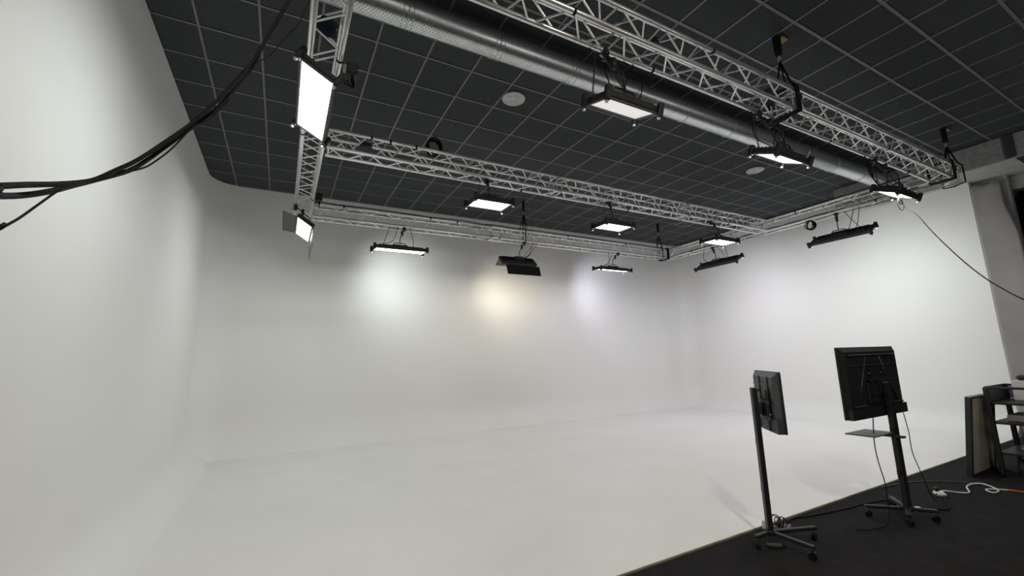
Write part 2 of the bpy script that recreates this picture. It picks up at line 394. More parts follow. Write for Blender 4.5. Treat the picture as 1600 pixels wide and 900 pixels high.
# ================================================================ TRUSSES
S = .24; CR = .024; ZB = 4.40
brace_len = {}
def brace_mesh(L, r=.0095):
    k = round(L, 3)
    if k not in brace_len:
        mb = MB(); mb.cyl((0, 0, 0), (0, 0, L), r, 8, caps=False); brace_len[k] = mb.mesh('brace', M_ALU)
    return brace_len[k]
def put_brace(root, a, b, nm='brace'):
    a, b = Vector(a), Vector(b); d = b - a
    M = Matrix.Translation(a) @ d.to_track_quat('Z', 'Y').to_matrix().to_4x4()
    return link(nm, brace_mesh(d.length), root, M=M)
def truss(label, axis, lo, hi, c, joints=(), ties=(), phase=0.0, step=.5):
    """box truss along axis ('x'/'y') from lo to hi, centred at c on the other axis"""
    L = hi - lo
    root = thing('lighting_truss', label, 'truss', ((lo, c, ZB) if axis == 'x' else (c, lo, ZB)), 'silver box trusses of the lighting rig')
    def p(u, s, z): return (u, s, z) if axis == 'x' else (s, u, z)
    h = S / 2
    for s in (-h, h):
        for z in (0, S):
            mb = MB(); cuts = [0] + [j - lo for j in joints] + [L]
            for a, b in zip(cuts[:-1], cuts[1:]):
                mb.cyl(p(a + .002, s, z), p(b - .002, s, z), CR, 14)
            mb.obj('chord', M_ALU, root)
    n = int(L / step); st = L / n; g = .022
    faces = [lambda u, k: p(u, -h if k == 0 else h, 0), lambda u, k: p(u, h if k == 0 else -h, S),
             lambda u, k: p(u, -h, S if k == 0 else 0), lambda u, k: p(u, h, 0 if k == 0 else S)]
    for F in faces:
        for i in range(n):
            u0 = i * st
            for (ua, ka, ub, kb) in ((u0 + g, 0, u0 + st / 2 - g, 1), (u0 + st / 2 + g, 1, u0 + st - g, 0)):
                a = Vector(F(ua, ka)); b = Vector(F(ub, kb)); put_brace(root, a, b)
    ends = [.03, L - .03]
    for j in joints: ends += [j - lo - .05, j - lo + .05]
    for u in ends:
        for a, b in ((p(u, -h, 0), p(u, h, 0)), (p(u, -h, S), p(u, h, S)), (p(u, -h, 0), p(u, -h, S)), (p(u, h, 0), p(u, h, S))):
            put_brace(root, a, b, 'end_strut')
    for j in joints:
        for s in (-h, h):
            for z in (0, S):
                MB().cyl(p(j - lo - .022, s, z), p(j - lo + .022, s, z), CR + .006, 14).obj('coupler', M_STEEL, root)
    for (u, s, z) in ties:
        s = h if s > 0 else -h; z = S if z > 0 else 0; u -= lo
        MB().cyl(p(u - .011, s, z), p(u + .011, s, z), CR + .0045, 12).obj('cable_tie', M_RUB, root)
    return root
XT0, XT1, YT0, YT1 = 1.20, 10.73, -2.17, 3.80
truss('left run of silver box truss passing overhead toward the back corner', 'y', YT0 - S / 2, YT1 + S / 2, XT0, (), ((-.9, 1, 0), (.6, -1, 0), (2.8, 1, 0), (1.5, -1, 1)))
truss('front silver box truss nearest the camera, carrying the unlit hanging panel', 'x', XT0 + .16, XT1 - .16, YT0, (6.0,),
      ((2.9, -1, 0), (4.0, 1, 0), (4.6, -1, 1), (7.2, 1, 0), (8.2, -1, 0), (9.5, 1, 0)))
truss('middle silver box truss crossing the rig between front and back runs', 'x', XT0 + .16, XT1 - .16, .95, (4.9, 8.0),
      ((1.9, -1, 1), (2.15, -1, 1), (2.5, -1, 1), (4.3, 1, 0), (6.6, 1, 0), (9.2, -1, 0)))
truss('back silver box truss running parallel to the back white wall', 'x', XT0 + .16, XT1 - .16, YT1, (5.0,),
      ((1.9, -1, 1), (3.6, -1, 1), (4.2, -1, 1), (5.2, -1, 0), (7.1, -1, 1), (9.0, -1, 1), (9.9, 1, 0)))
truss('right run of silver box truss beside the right white wall', 'y', YT0 - S / 2, YT1 + S / 2, XT1, (1.9,), ((.2, -1, 1), (-1.2, -1, 0), (2.9, -1, 0), (3.2, 1, 0)))

# black tape and straps at truss junctions
def strap_wrap(x, y, label, axis='x'):
    t = thing('ratchet_strap', label, 'strap', (x, y, ZB)); h = S / 2 + .035; mb = MB()
    loop = [(-h, -.035), (-h, S + .035), (h, S + .035), (h, -.035)]
    pts = []
    for i in range(4):
        a = loop[i]; b = loop[(i + 1) % 4]
        for k in range(5): pts.append((a[0] + (b[0] - a[0]) * k / 5, a[1] + (b[1] - a[1]) * k / 5))
    for off in (-.03, 0, .03):
        mb.tube([((off, s, z) if axis == 'x' else (s, off, z)) for s, z in pts], .011, 6, True)
    mb.obj('webbing', M_RUB, t)
    MB().box((0, -h - .01, .12) if axis == 'x' else (-h - .01, 0, .12), (.06, .04, .09), bev=.006).obj('buckle', M_BLACK, t)
strap_wrap(6.0, YT0, 'black straps wrapped round the joint in the front truss')
strap_wrap(10.44, YT0, 'black straps wrapped round the far right end of the front truss')
strap_wrap(10.55, YT1, 'black straps wrapped round the back truss at the back right corner')

# hoist points
def hoist(x, y, label, tan=True, axis='x', big=True):
    t = thing('rigging_point', label, 'rigging', (x, y, ZB + S))
    top = H - ZB - S
    if tan: MB().box((.10, 0, top - .012), (.13, .10, .018), bev=.003).obj('mounting_plate', M_TAN, t)
    mb = MB(); w = .038 if big else .02
    mb.prism([(-w, top), (w, top), (w * .8, top - .2), (w * .45, top - .26), (-w * .45, top - .26), (-w * .8, top - .2)], (0, -.03, 0), (1, 0, 0), (0, 0, 1), (0, .06, 0))
    mb.obj('strap_bag', M_RUB, t)
    MB().tube([(.03 * math.cos(a * PI / 8), 0, top - .30 + .035 * math.sin(a * PI / 8)) for a in range(16)], .009, 6, True).obj('shackle', M_STEEL, t)
    mb = MB(); h = S / 2 + .03; zt = max(.1, top - .33)
    f = (lambda u, s, z: (u, s, z)) if axis == 'x' else (lambda u, s, z: (s, u, z))
    for sg in (-1, 1):
        mb.tube([f(0, 0, zt), f(.02 * sg, h * .6 * sg, .12), f(.05 * sg, h * sg, 0.03), f(.05 * sg, h * sg, -S - .02), f(.0, 0, -S - .04)], .011, 6)
        mb.tube([f(0, 0, zt), f(.12 * sg, .02, .05), f(.16 * sg, h * .5, -.02)], .008, 6)
    mb.obj('sling', M_RUB, t)
hoist(6.04, YT0, 'black rigging strap with tan plate hanging from ceiling to the front truss middle')
hoist(10.93, YT0, 'black rigging strap with tan plate at the front right rig corner')
hoist(5.93, YT1, 'black rigging hook and sling holding the middle of the back truss', tan=False, big=False)
hoist(10.40, YT1, 'black rigging hook and sling at the back right rig corner', tan=False, big=False)

def cloth_bundle(x, y, z, label, sx=.06, sz=.16):
    mb = MB(); n = 14; vs = []
    rings = [(0, .25), (.12, .8), (.35, 1.0), (.6, .9), (.82, 1.05), (1, .35)]
    for (t, r) in rings:
        for k in range(n):
            a = k * 2 * PI / n; rr = r * (1 + .22 * math.sin(3 * a + t * 7) + .1 * math.sin(7 * a))
            vs.append((sx * rr * math.cos(a), sx * .6 * rr * math.sin(a), -sz * t + sz / 2))
    fs = [(i * n + k, i * n + (k + 1) % n, (i + 1) * n + (k + 1) % n, (i + 1) * n + k) for i in range(len(rings) - 1) for k in range(n)]
    fs += [tuple(range(n)), tuple((len(rings) - 1) * n + k for k in range(n))]
    mb.add(vs, fs, True); o = mb.obj('blue_sling', M_BLUE, None, (x, y, z))
    tag(o, label, 'sling')
cloth_bundle(5.72, YT0, 4.53, 'navy blue lifting sling bundled inside the front truss near its joint', .07, .2)
cloth_bundle(3.95, YT0 + .02, 4.60, 'small navy blue sling inside the front truss above the unlit panel', .05, .12)
cloth_bundle(1.19, -1.12, 4.52, 'navy blue sling bundled inside the left truss above the big lit panel', .08, .18)
cloth_bundle(1.85, .9, 4.56, 'navy blue sling lying in the left end of the middle truss', .08, .06)

# coiled cables on the trusses
def coil(x, y, z, label, r=.13, turns=5, axis='y', thick=.008, seed=1):
    rnd = random.Random(seed); mb = MB()
    for k in range(turns):
        rr = r * (1 + rnd.uniform(-.12, .12)); ph = rnd.uniform(0, 6.28); off = rnd.uniform(-.05, .05); tl = rnd.uniform(-.35, .35); pts = []
        for i in range(28):
            a = i * 2 * PI / 28; u = rr * math.cos(a); w = rr * 1.2 * math.sin(a)
            d = off + tl * u * .6 + .008 * math.sin(3 * a + ph)
            pts.append((u, d, w) if axis == 'y' else (d, u, w))
        mb.tube(pts, thick, 6, True)
    o = mb.obj('cable_coil', M_RUB, None, (x, y, z)); tag(o, label, 'cable')
coil(2.80, .95, 4.76, 'black coiled cable sitting on top of the middle truss', .105, 7, 'y', .009, 3)
coil(10.66, -.02, 4.28, 'small black coiled cable hanging from the right truss', .075, 6, 'x', .009, 5)

# power leads lying along the truss tops
def lead(label, pts, r=.009, m=None, k=5, name='power_cable', group=None):
    mb = MB(); mb.tube(smooth_path(pts, k), r, 6); o = mb.obj(name, m or M_RUB); return tag(o, label, 'cable', group)
def run(axis, a, b, c, z, seed, n=24):
    rnd = random.Random(seed); pts = []
    for i in range(n + 1):
        u = a + (b - a) * i / n; d = c + rnd.uniform(-.02, .02); zz = z + rnd.uniform(0, .012)
        pts.append((u, d, zz) if axis == 'x' else (d, u, zz))
    return pts
lead('black power lead lying along the top of the back truss', run('x', 1.4, 10.4, YT1 - .12, ZB + S + .034, 1))
lead('black power lead lying along the top of the right truss', run('y', -1.9, 3.5, XT1 - .12, ZB + S + .034, 2))
lead('black power lead resting on the lower chord of the right truss', run('y', -1.8, 3.3, XT1 - .10, ZB + .034, 6))

# ================================================================ LIGHT PANELS
CAP_C = ((-1, -1), (-1, 1), (1, -1), (1, 1))
def panel_light(label, center, L, W, axis, tilt, ecol, estr, lamp_w, lamp_col, spread, hang, group, attach,
                doors=None, yaw=0.0, lens=1.0, caps=True, hang_extra=0, pool=None):
    """axis: long side along 'x' or 'y'. tilt turns the lit face from straight down toward +Y (axis x) or +X (axis y)."""
    c = Vector(center)
    if axis == 'x': R = Matrix.Rotation(yaw, 3, 'Z') @ Matrix.Rotation(tilt, 3, 'X')
    else: R = Matrix.Rotation(yaw, 3, 'Z') @ Matrix.Rotation(-tilt, 3, 'Y') @ Matrix.Rotation(PI / 2, 3, 'Z')
    t = thing('light_panel', label, 'studio light', c, group, R)
    Ri = R.transposed(); w2l = lambda p: Ri @ (Vector(p) - c)
    hx, hy = L / 2, W / 2
    mb = MB(); mb.box((0, 0, .03), (L, W, .05), bev=.008); mb.obj('housing', M_BLACK, t)
    mb = MB()
    nf = max(5, int(W / .04))
    for i in range(nf): mb.box((0, -hy + .03 + (W - .06) * i / (nf - 1), .063), (L * .86, .007, .024))
    mb.obj('heat_sink', M_BLACKM, t)
    MB().box((0, 0, .082), (L * .28, W * .5, .05), bev=.008).obj('driver_box', M_BLACK, t)
    mb = MB(); b = .022
    for (cx, cy, dx, dy) in ((0, hy - b / 2, L, b), (0, -hy + b / 2, L, b), (hx - b / 2, 0, b, W - 2 * b), (-hx + b / 2, 0, b, W - 2 * b)):
        mb.box((cx, cy, -.004), (dx, dy, .02), bev=.003)
    mb.obj('bezel', M_GREYP, t)
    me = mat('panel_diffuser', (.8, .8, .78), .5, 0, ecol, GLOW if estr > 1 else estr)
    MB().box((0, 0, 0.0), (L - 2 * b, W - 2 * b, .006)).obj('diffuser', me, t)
    if caps:
        for sx, sy in CAP_C:
            k = MB().box((sx * (hx + .008), sy * (hy + .008), .022), (.055, .05, .12), bev=.01).obj('corner_cap', M_BLACK, t)
            MB().cyl((sx * (hx + .008), sy * (hy + .008), -.056), (sx * (hx + .008), sy * (hy + .008), -.038), .014, 10).obj('foot', M_TIP, k)
    # lamp just below the diffuser, the size of the lit face
    if lamp_w > 0:
        ld = bpy.data.lights.new('panel_lamp', 'AREA'); ld.shape = 'RECTANGLE'; ld.size = L - 2 * b; ld.size_y = W - 2 * b
        ld.energy = lamp_w; ld.color = lamp_col; ld.spread = spread
        lo = bpy.data.objects.new('panel_lamp', ld); C.objects.link(lo); lo.parent = t; lo.location = (0, 0, -.012)
    if pool:  # extra spot added at the fixture to throw a pool on the wall
        pw, dirn, size, off = pool
        sd = bpy.data.lights.new('pool_fill_spot', 'SPOT'); sd.energy = pw; sd.color = lamp_col; sd.spot_size = size; sd.spot_blend = 1.0; sd.shadow_soft_size = .09
        so = bpy.data.objects.new('pool_fill_spot', sd); C.objects.link(so); so.parent = t
        so.matrix_local = Matrix.Translation(Ri @ Vector(off)) @ (Ri @ Vector(dirn)).to_track_quat('-Z', 'Y').to_matrix().to_4x4()
    # yoke: U bracket over the short sides
    if hang in ('pole', 'chain', 'wire'):
        mb = MB()
        mb.tube([(-.14, 0, .06), (-.14, 0, .11), (-.1, 0, .15), (.1, 0, .15), (.14, 0, .11), (.14, 0, .06)], .009, 6); mb.obj('yoke', M_BLACK, t)
        top = Vector(attach); a0 = w2l(top); j = w2l(c + R @ Vector((0, 0, .15)) ); j = Vector((0, 0, .15)); up = Ri @ Vector((0, 0, 1))
        mb = MB(); j2 = j + up * max(.05, (top.z - (c + R @ j).z) * .35)
        mb.tube([j, j2, a0], .0095 if hang != 'chain' else .012, 8); mb.obj('drop_pole', M_BLACK, t)
        mid = (j2 + a0) / 2
        MB().cyl(mid - up * .05, mid + up * .05, .024, 10).obj('swivel_joint', M_BLACK, t)
        # clamp round the chord
        mb = MB(); mb.cyl(a0 - Ri @ Vector((.03, .03, 0) if axis == 'z' else ((.03, 0, 0) if abs(attach[3 - 3] - attach[0]) < 9 else (0, .03, 0))), a0 + Ri @ Vector((.03, 0, 0)), .036, 10)
        mb.box(a0 - up * .045, (.05, .05, .05), bev=.008); mb.box(a0 + up * .03, (.06, .07, .03), bev=.006)
        mb.obj('clamp', M_BLACK, t)
        h = Ri @ Vector((-.07, -.02, 0))
        MB().cyl(a0 - up * .05, a0 - up * .05 + h, .008, 8).obj('clamp_handle', M_STEEL, t)
    if hang == 'chain':
        for (sx, sy) in ((-.30, .10), (-.05, -.11), (.26, .10)):
            a = Vector((sx * L / .6 * .9, sy, .06)); bpt = a0 + Ri @ Vector((sx * .35, 0, -.02)); d = bpt - a; n = int(d.length / .026); mb = MB()
            z = d.normalized(); x = z.cross(Vector((0, 1, 0))).normalized(); y = z.cross(x)
            for i in range(n):
                p = a + d * ((i + .5) / n); e1 = x if i % 2 else y
                mb.tube([p + e1 * (.0085 * math.cos(q * PI / 4)) + z * (.019 * math.sin(q * PI / 4)) for q in range(8)], .0035, 4, True)
            o = mb.obj('chain', M_CHAIN, t)
    if hang == 'wire':
        for sx in (-.36, .0, .36):
            a = Vector((sx * L * .9, .05, .06)); bpt = a0 + Ri @ Vector((sx * .25, 0, -.02))
            MB().cyl(a, bpt, .004, 6).obj('safety_wire', M_BLACKM, t)
    if hang_extra:
        rnd = random.Random(int(abs(c.x * 31 + c.y * 17)))
        for k in range(hang_extra):
            s = rnd.choice((-1, 1)); a = Vector((s * L * rnd.uniform(.1, .36), .02, .07))
            tp = a0 + Ri @ (Vector((s * rnd.uniform(.1, .4), 0, .02)) if axis == 'x' else Vector((0, s * rnd.uniform(.1, .4), .02)))
            midp = (a + tp) / 2 - up * rnd.uniform(.05, .16) + (Ri @ Vector((rnd.uniform(-.1, .1), rnd.uniform(-.1, .1), 0)))
            MB().tube(smooth_path([a, a + up * .03, midp, tp - up * .03, tp], 6), .0055, 6).obj('power_cable', M_RUB, t)
    if doors:
        for side, (ang, width, m, shift) in doors.items():
            sg = 1 if side == '+' else -1
            d = Vector((0, sg * math.sin(ang), -math.cos(ang)))   # ang from the light direction outward
            p0 = Vector((shift, sg * (hy + .004), -.012)); hl = hx * .96; fl = .06 if m is M_DOOR else 0.0; n = Vector((0, math.cos(ang), sg * math.sin(ang))) * .004
            q = [p0 + Vector((-hl, 0, 0)), p0 + Vector((hl, 0, 0)), p0 + Vector((hl + fl, 0, 0)) + d * width, p0 + Vector((-hl - fl, 0, 0)) + d * width]
            vs = [v + n * .5 for v in q] + [v - n * .5 for v in q]
            mb = MB().add(vs, [(0, 1, 2, 3), (7, 6, 5, 4), (0, 4, 5, 1), (1, 5, 6, 2), (2, 6, 7, 3), (3, 7, 4, 0)])
            mb.cyl(p0 - Vector((hl, 0, 0)), p0 + Vector((hl, 0, 0)), .006, 6)
            mb.obj('barn_door', m, t)
    return t

COOL = (.94, 1.0, .98); NEUT = (1.0, .985, .95); WARM = (1.0, .9, .72); LAV = (.86, .84, 1.0); WHITE = (1, 1, 1)
G_F, G_M, G_W = 'panels hung from the front truss', 'panels hung from the middle truss', 'wall washing panels on the outer trusses'
zc = ZB - .03
# left truss, lighting the left wall
panel_light('large bright panel with no doors clamped under the near part of the left truss', (1.135, -.70, 4.02), 1.07, .31, 'y', -.522, (1, 1, .98), 7, POW['left_near'], COOL, PI, 'pole', G_W, (1.08, -.70, zc), hang_extra=1)
panel_light('bright panel with two open barn doors at the far end of the left truss', (1.22, 3.2, 3.97), 1.02, .29, 'y', -.603, (1, 1, .97), 7, POW['left_far'], COOL, PI, 'pole', G_W, (1.08, 3.2, zc),
            doors={'-': (.62, .30, M_DOOR, 0), '+': (1.2, .20, M_DOOR, 0)}, caps=False)
# back truss, lighting the back wall
panel_light('long lit panel on the left of the back truss, above the cool light pool', (3.01, 3.84, 3.93), 1.03, .31, 'x', .03, (1, 1, .96), 7, POW['back'], COOL, PI, 'pole', G_W, (3.06, 3.70, zc), hang_extra=3, pool=(POW['pool_back'], (.26, 1, -.19), 1.75, (0, .17, -.04)))
panel_light('black barn-door panel seen from behind on the back truss, above the warm light pool', (5.76, 3.86, 3.92), .92, .26, 'x', .75, (1, .96, .8), 6, POW['back'] * .6, WARM, PI, 'pole', G_W, (5.86, 3.70, zc), hang_extra=3, pool=(POW['pool_back'] * 1.25, (.42, 1, -.19), 1.75, (0, .17, -.04)),
            doors={'+': (.2, .22, M_BLACK, 0), '-': (1.05, .24, M_BLACK, .09)}, caps=False)
panel_light('long lit panel on the right of the back truss, above the lavender light pool', (8.62, 3.84, 3.93), 1.02, .30, 'x', .13, (1, .98, .97), 7, POW['back'], LAV, PI, 'pole', G_W, (8.72, 3.70, zc), hang_extra=2, pool=(POW['pool_back'], (.66, 1, -.19), 1.75, (0, .17, -.04)))
# right truss, lighting the right wall
panel_light('black bar panel at the back of the right truss, its lamp toward the wall', (10.78, 2.28, 3.95), 1.16, .30, 'y', .55, (1, .98, 1), 6, POW['right'], (.93, .9, 1.0), PI, 'pole', G_W, (10.64, 2.30, zc), hang_extra=3, pool=(POW['pool_right'], (1, .35, -.22), 1.75, (.17, 0, -.06)))
panel_light('black bar panel under the front half of the right truss, beside the coiled cable', (10.78, -.49, 3.92), 1.06, .30, 'y', .55, (1, 1, .98), 6, POW['right'] * 1.2, (.94, 1.0, .99), PI, 'pole', G_W, (10.64, -.52, zc), hang_extra=3, pool=(POW['pool_right'], (1, .06, -.25), 1.75, (.17, 0, -.06)))
# front truss
F_T = .30
panel_light('unlit pale panel on chains under the front truss, nearest of its row', (3.475, -2.15, 3.795), .565, .285, 'x', F_T, (1, .96, .93), .55, 3, NEUT, 3.0, 'chain', G_F, (3.41, -2.05, zc), hang_extra=3)  # faint glow and weak lamp added so the unlit face looks pale
panel_light('bright panel on chains in the middle of the front truss by the duct', (5.80, -2.15, 3.82), .60, .29, 'x', .43, (1, 1, .95), 8, POW['front'], NEUT, 3.0, 'chain', G_F, (5.66, -2.05, zc), hang_extra=3)
panel_light('bright panel with a looped cable at the far right end of the front truss', (8.58, -2.16, 3.84), .62, .29, 'x', .43, (1, 1, .98), 8, POW['front'], (1, .95, .92), 3.0, 'chain', G_F, (8.40, -2.05, zc), hang_extra=3)
# middle truss
panel_light('bright panel hung under the left part of the middle truss', (3.58, .76, 3.94), .58, .36, 'x', .02, (1, 1, .93), 8, POW['mid'], NEUT, PI, 'wire', G_M, (3.58, .86, zc))
panel_light('bright panel hung under the centre of the middle truss', (6.0, .83, 3.915), .60, .36, 'x', .02, (1, 1, .93), 8, POW['mid'], NEUT, PI, 'wire', G_M, (5.97, .86, zc))
panel_light('bright panel hung under the right end of the middle truss, before the back corner', (8.70, .72, 3.90), .66, .34, 'x', .02, (1, 1, .96), 8, POW['mid'] * 2.3, (1, .95, .96), PI, 'wire', G_M, (8.66, .86, zc))

# ================================================================ LOOSE CABLES
lead('upper thick black cable swooping from the left truss to the left edge',
     [(1.05, -2.33, 4.36), (1.0, -2.75, 3.7), (0.965, -2.93, 3.214), (0.944, -2.949, 3.123), (0.908, -2.955, 3.012), (0.882, -2.977, 2.916), (0.849, -2.99, 2.803), (0.812, -3.019, 2.706), (0.792, -3.062, 2.63), (0.764, -3.103, 2.545), (0.712, -3.138, 2.435), (0.663, -3.185, 2.338), (0.622, -3.24, 2.25), (0.599, -3.304, 2.189), (0.587, -3.371, 2.137), (0.586, -3.44, 2.102), (0.576, -3.514, 2.067), (0.566, -3.589, 2.035), (0.562, -3.664, 2.003), (0.556, -3.74, 1.97), (.45, -4.3, 1.8), (.1, -5.1, 1.2), (-.2, -5.4, .02)], .0056, k=4, name='hanging_cable')
lead('lower thick black cable twisting round its partner at the upper left',
     [(1.10, -2.33, 4.36), (1.02, -2.75, 3.7), (0.967, -2.93, 3.214), (0.946, -2.946, 3.126), (0.911, -2.95, 3.018), (0.873, -2.955, 2.906), (0.844, -2.963, 2.791), (0.82, -2.995, 2.708), (0.784, -3.026, 2.614), (0.763, -3.067, 2.539), (0.707, -3.103, 2.438), (0.656, -3.147, 2.339), (0.632, -3.2, 2.27), (0.612, -3.259, 2.21), (0.573, -3.326, 2.151), (0.556, -3.393, 2.107), (0.557, -3.459, 2.073), (0.556, -3.526, 2.04), (0.558, -3.594, 2.011), (0.564, -3.663, 1.986), (0.556, -3.736, 1.957), (.42, -4.3, 1.7), (.05, -5.05, 1.1), (-.2, -5.3, .02)], .0058, k=4, name='hanging_cable')
lead('thin black cable leaving the twisted pair toward the lower left edge',
     [(1.12, -2.33, 4.36), (1.08, -2.7, 3.6), (0.99, -2.858, 3.128), (0.958, -2.866, 3.049), (0.924, -2.881, 2.978), (0.908, -2.908, 2.92), (0.884, -2.933, 2.86), (0.852, -2.964, 2.804), (0.827, -2.985, 2.732), (0.789, -3.002, 2.647), (0.783, -3.031, 2.587), (0.763, -3.065, 2.529), (0.741, -3.1, 2.47), (0.714, -3.14, 2.418), (0.686, -3.172, 2.342), (0.678, -3.214, 2.297), (0.66, -3.256, 2.244), (0.653, -3.304, 2.207), (0.639, -3.354, 2.173), (0.599, -3.408, 2.121), (0.579, -3.462, 2.085), (0.579, -3.512, 2.056), (0.571, -3.561, 2.007), (0.569, -3.61, 1.965), (0.57, -3.662, 1.93), (0.563, -3.715, 1.882), (.45, -4.2, 1.3), (.2, -4.7, .02)], .0024, k=4, name='hanging_cable')
lead('thin black cable running down to the right from the far front truss panel',
     [(8.66, -2.10, 4.36), (8.86, -2.0, 4.0), (8.93, -2.08, 3.8), (8.593, -2.335, 3.489), (8.25, -2.55, 3.158), (7.891, -2.765, 2.858), (7.523, -2.988, 2.571), (7.136, -3.199, 2.345), (6.733, -3.397, 2.178), (6.32, -3.58, 2.049), (5.934, -3.919, 1.799), (5.6, -4.6, 1.3), (5.5, -5.2, .6), (5.5, -5.4, .02)], .0055, k=6, name='hanging_cable')
mb = MB(); mb.tube([(8.93 + .10 * math.cos(a * PI / 12) - .12, -2.12, 3.74 + .09 * math.sin(a * PI / 12)) for a in range(24)], .0055, 6, True)
mb.tube([(8.93 + .06 * math.cos(a * PI / 12) - .06, -2.10, 3.79 + .035 * math.sin(a * PI / 12)) for a in range(24)], .0055, 6, True)
tag(mb.obj('cable_loop', M_RUB), 'round loop of thin black cable hanging below the far front truss panel', 'cable')

# ================================================================ SCREENS ON WHEELED STANDS
def screen(label, center, w, h, yaw, style):
    """a television seen from behind; local +Y is its back"""
    R = Matrix.Rotation(yaw, 3, 'Z'); t = thing('television', label, 'television', center, None, R)
    hw, hh = w / 2, h / 2
    MB().box((0, -.012, 0), (w, .022, h), bev=.004).obj('screen_frame', M_BLACKM, t)
    MB().box((0, -.0245, .006), (w - .02, .003, h - .03)).obj('screen_glass', M_SCREEN, t)
    # tapered back shell
    mb = MB(); a = [(-hw + .01, 0, -hh + .01), (hw - .01, 0, -hh + .01), (hw - .01, 0, hh - .01), (-hw + .01, 0, hh - .01)]
    ins = (.10 if style == 1 else .05) * w; b = [(-hw + ins, .035, -hh + .05), (hw - ins, .035, -hh + .05), (hw - ins, .035, hh - .05), (-hw + ins, .035, hh - .05)]
    mb.add(a + b, [(0, 1, 2, 3), (4, 5, 6, 7), (0, 1, 5, 4), (1, 2, 6, 5), (2, 3, 7, 6), (3, 0, 4, 7)])
    mb.obj('back_shell', M_GREYP if style == 1 else M_BLACKM, t)
    if style == 2:
        MB().box((0, .042, hh - .085), (w * .84, .02, .022), bev=.008).obj('rib', M_RIB, t)
        MB().box((0, .040, hh * .46), (w * .80, .014, .014), bev=.005).obj('rib', M_RIB, t)
        for sg in (-1, 1):
            a = Vector((sg * w * .12, .039, hh - .10)); b = Vector((sg * w * .34, .039, -hh + .14))
            MB().tube([a, b], .008, 8).obj('rib', M_RIB, t)
            MB().box((sg * w * .32, .045, -hh + .12), (w * .22, .026, .026), bev=.010).obj('rib', M_RIB, t)
        mb = MB(); mb.prism([(-hw + .02, -hh), (hw - .02, -hh), (hw - .02, -hh + .10), (-hw + .02, -hh + .10)], (0, .0, 0), (1, 0, 0), (0, 0, 1), (0, .052, 0)); mb.obj('lower_cover', M_BLACKM, t)
        MB().box((0, .044, -.12), (w * .36, .02, h * .30), bev=.008).obj('electronics_cover', M_BLACKM, t)
        for zz in (0.03, -.02): MB().box((0, .056, zz), (w * .22, .008, .010), bev=.003).obj('vent_rib', M_RIB, t)
    else:
        mb = MB(); mb.prism([(-hw + .01, -hh), (hw - .01, -hh), (hw - .01, -hh + .12), (-hw + .01, -hh + .12)], (0, 0, 0), (1, 0, 0), (0, 0, 1), (0, .048, 0)); mb.obj('lower_cover', M_GREYP, t)
        for sx in (-.22, .12): MB().box((sx * w, .039, .06), (.010, .008, h * .62), bev=.003).obj('groove_rib', M_BLACK, t)
        for zz in (.17, .04, -.04): MB().box((-.05 * w, .0385, zz), (w * .33, .006, .006)).obj('groove_rib', M_BLACK, t)
        MB().box((0, .0385, hh - .12), (w * .8, .008, .008), bev=.002).obj('rib', M_GREYP, t)
        for sx in (.28, .36): MB().cyl((sx * w, .046, -hh + .05), (sx * w, .051, -hh + .05), .010, 10).obj('screw_hole', M_BLACK, t)
    for sx in (-.13, .13):
        for sz in (-.10, .10): MB().cyl((sx, .033, sz - .02), (sx, .058, sz - .02), .012, 8).obj('mount_stud', M_STEEL, t)
    return t
def caster(root, x, y, rz, parent):
    mb = MB(); Rz = Matrix.Rotation(rz, 3, 'Z')
    mb.cyl((x, y, .055), (x, y, .078), .012, 8); mb.box((x, y, .052), (.045, .03, .014), Rz, bev=.004); k = mb.obj('caster_fork', M_BLACK, parent)
    ax = Rz @ Vector((0, 1, 0)); c = Vector((x, y, .030))
    mb = MB()
    for s in (-1, 1): mb.cyl(c + ax * (.004 * s), c + ax * (.017 * s), .030, 18)
    mb.obj('caster_wheel', M_RUB, k)
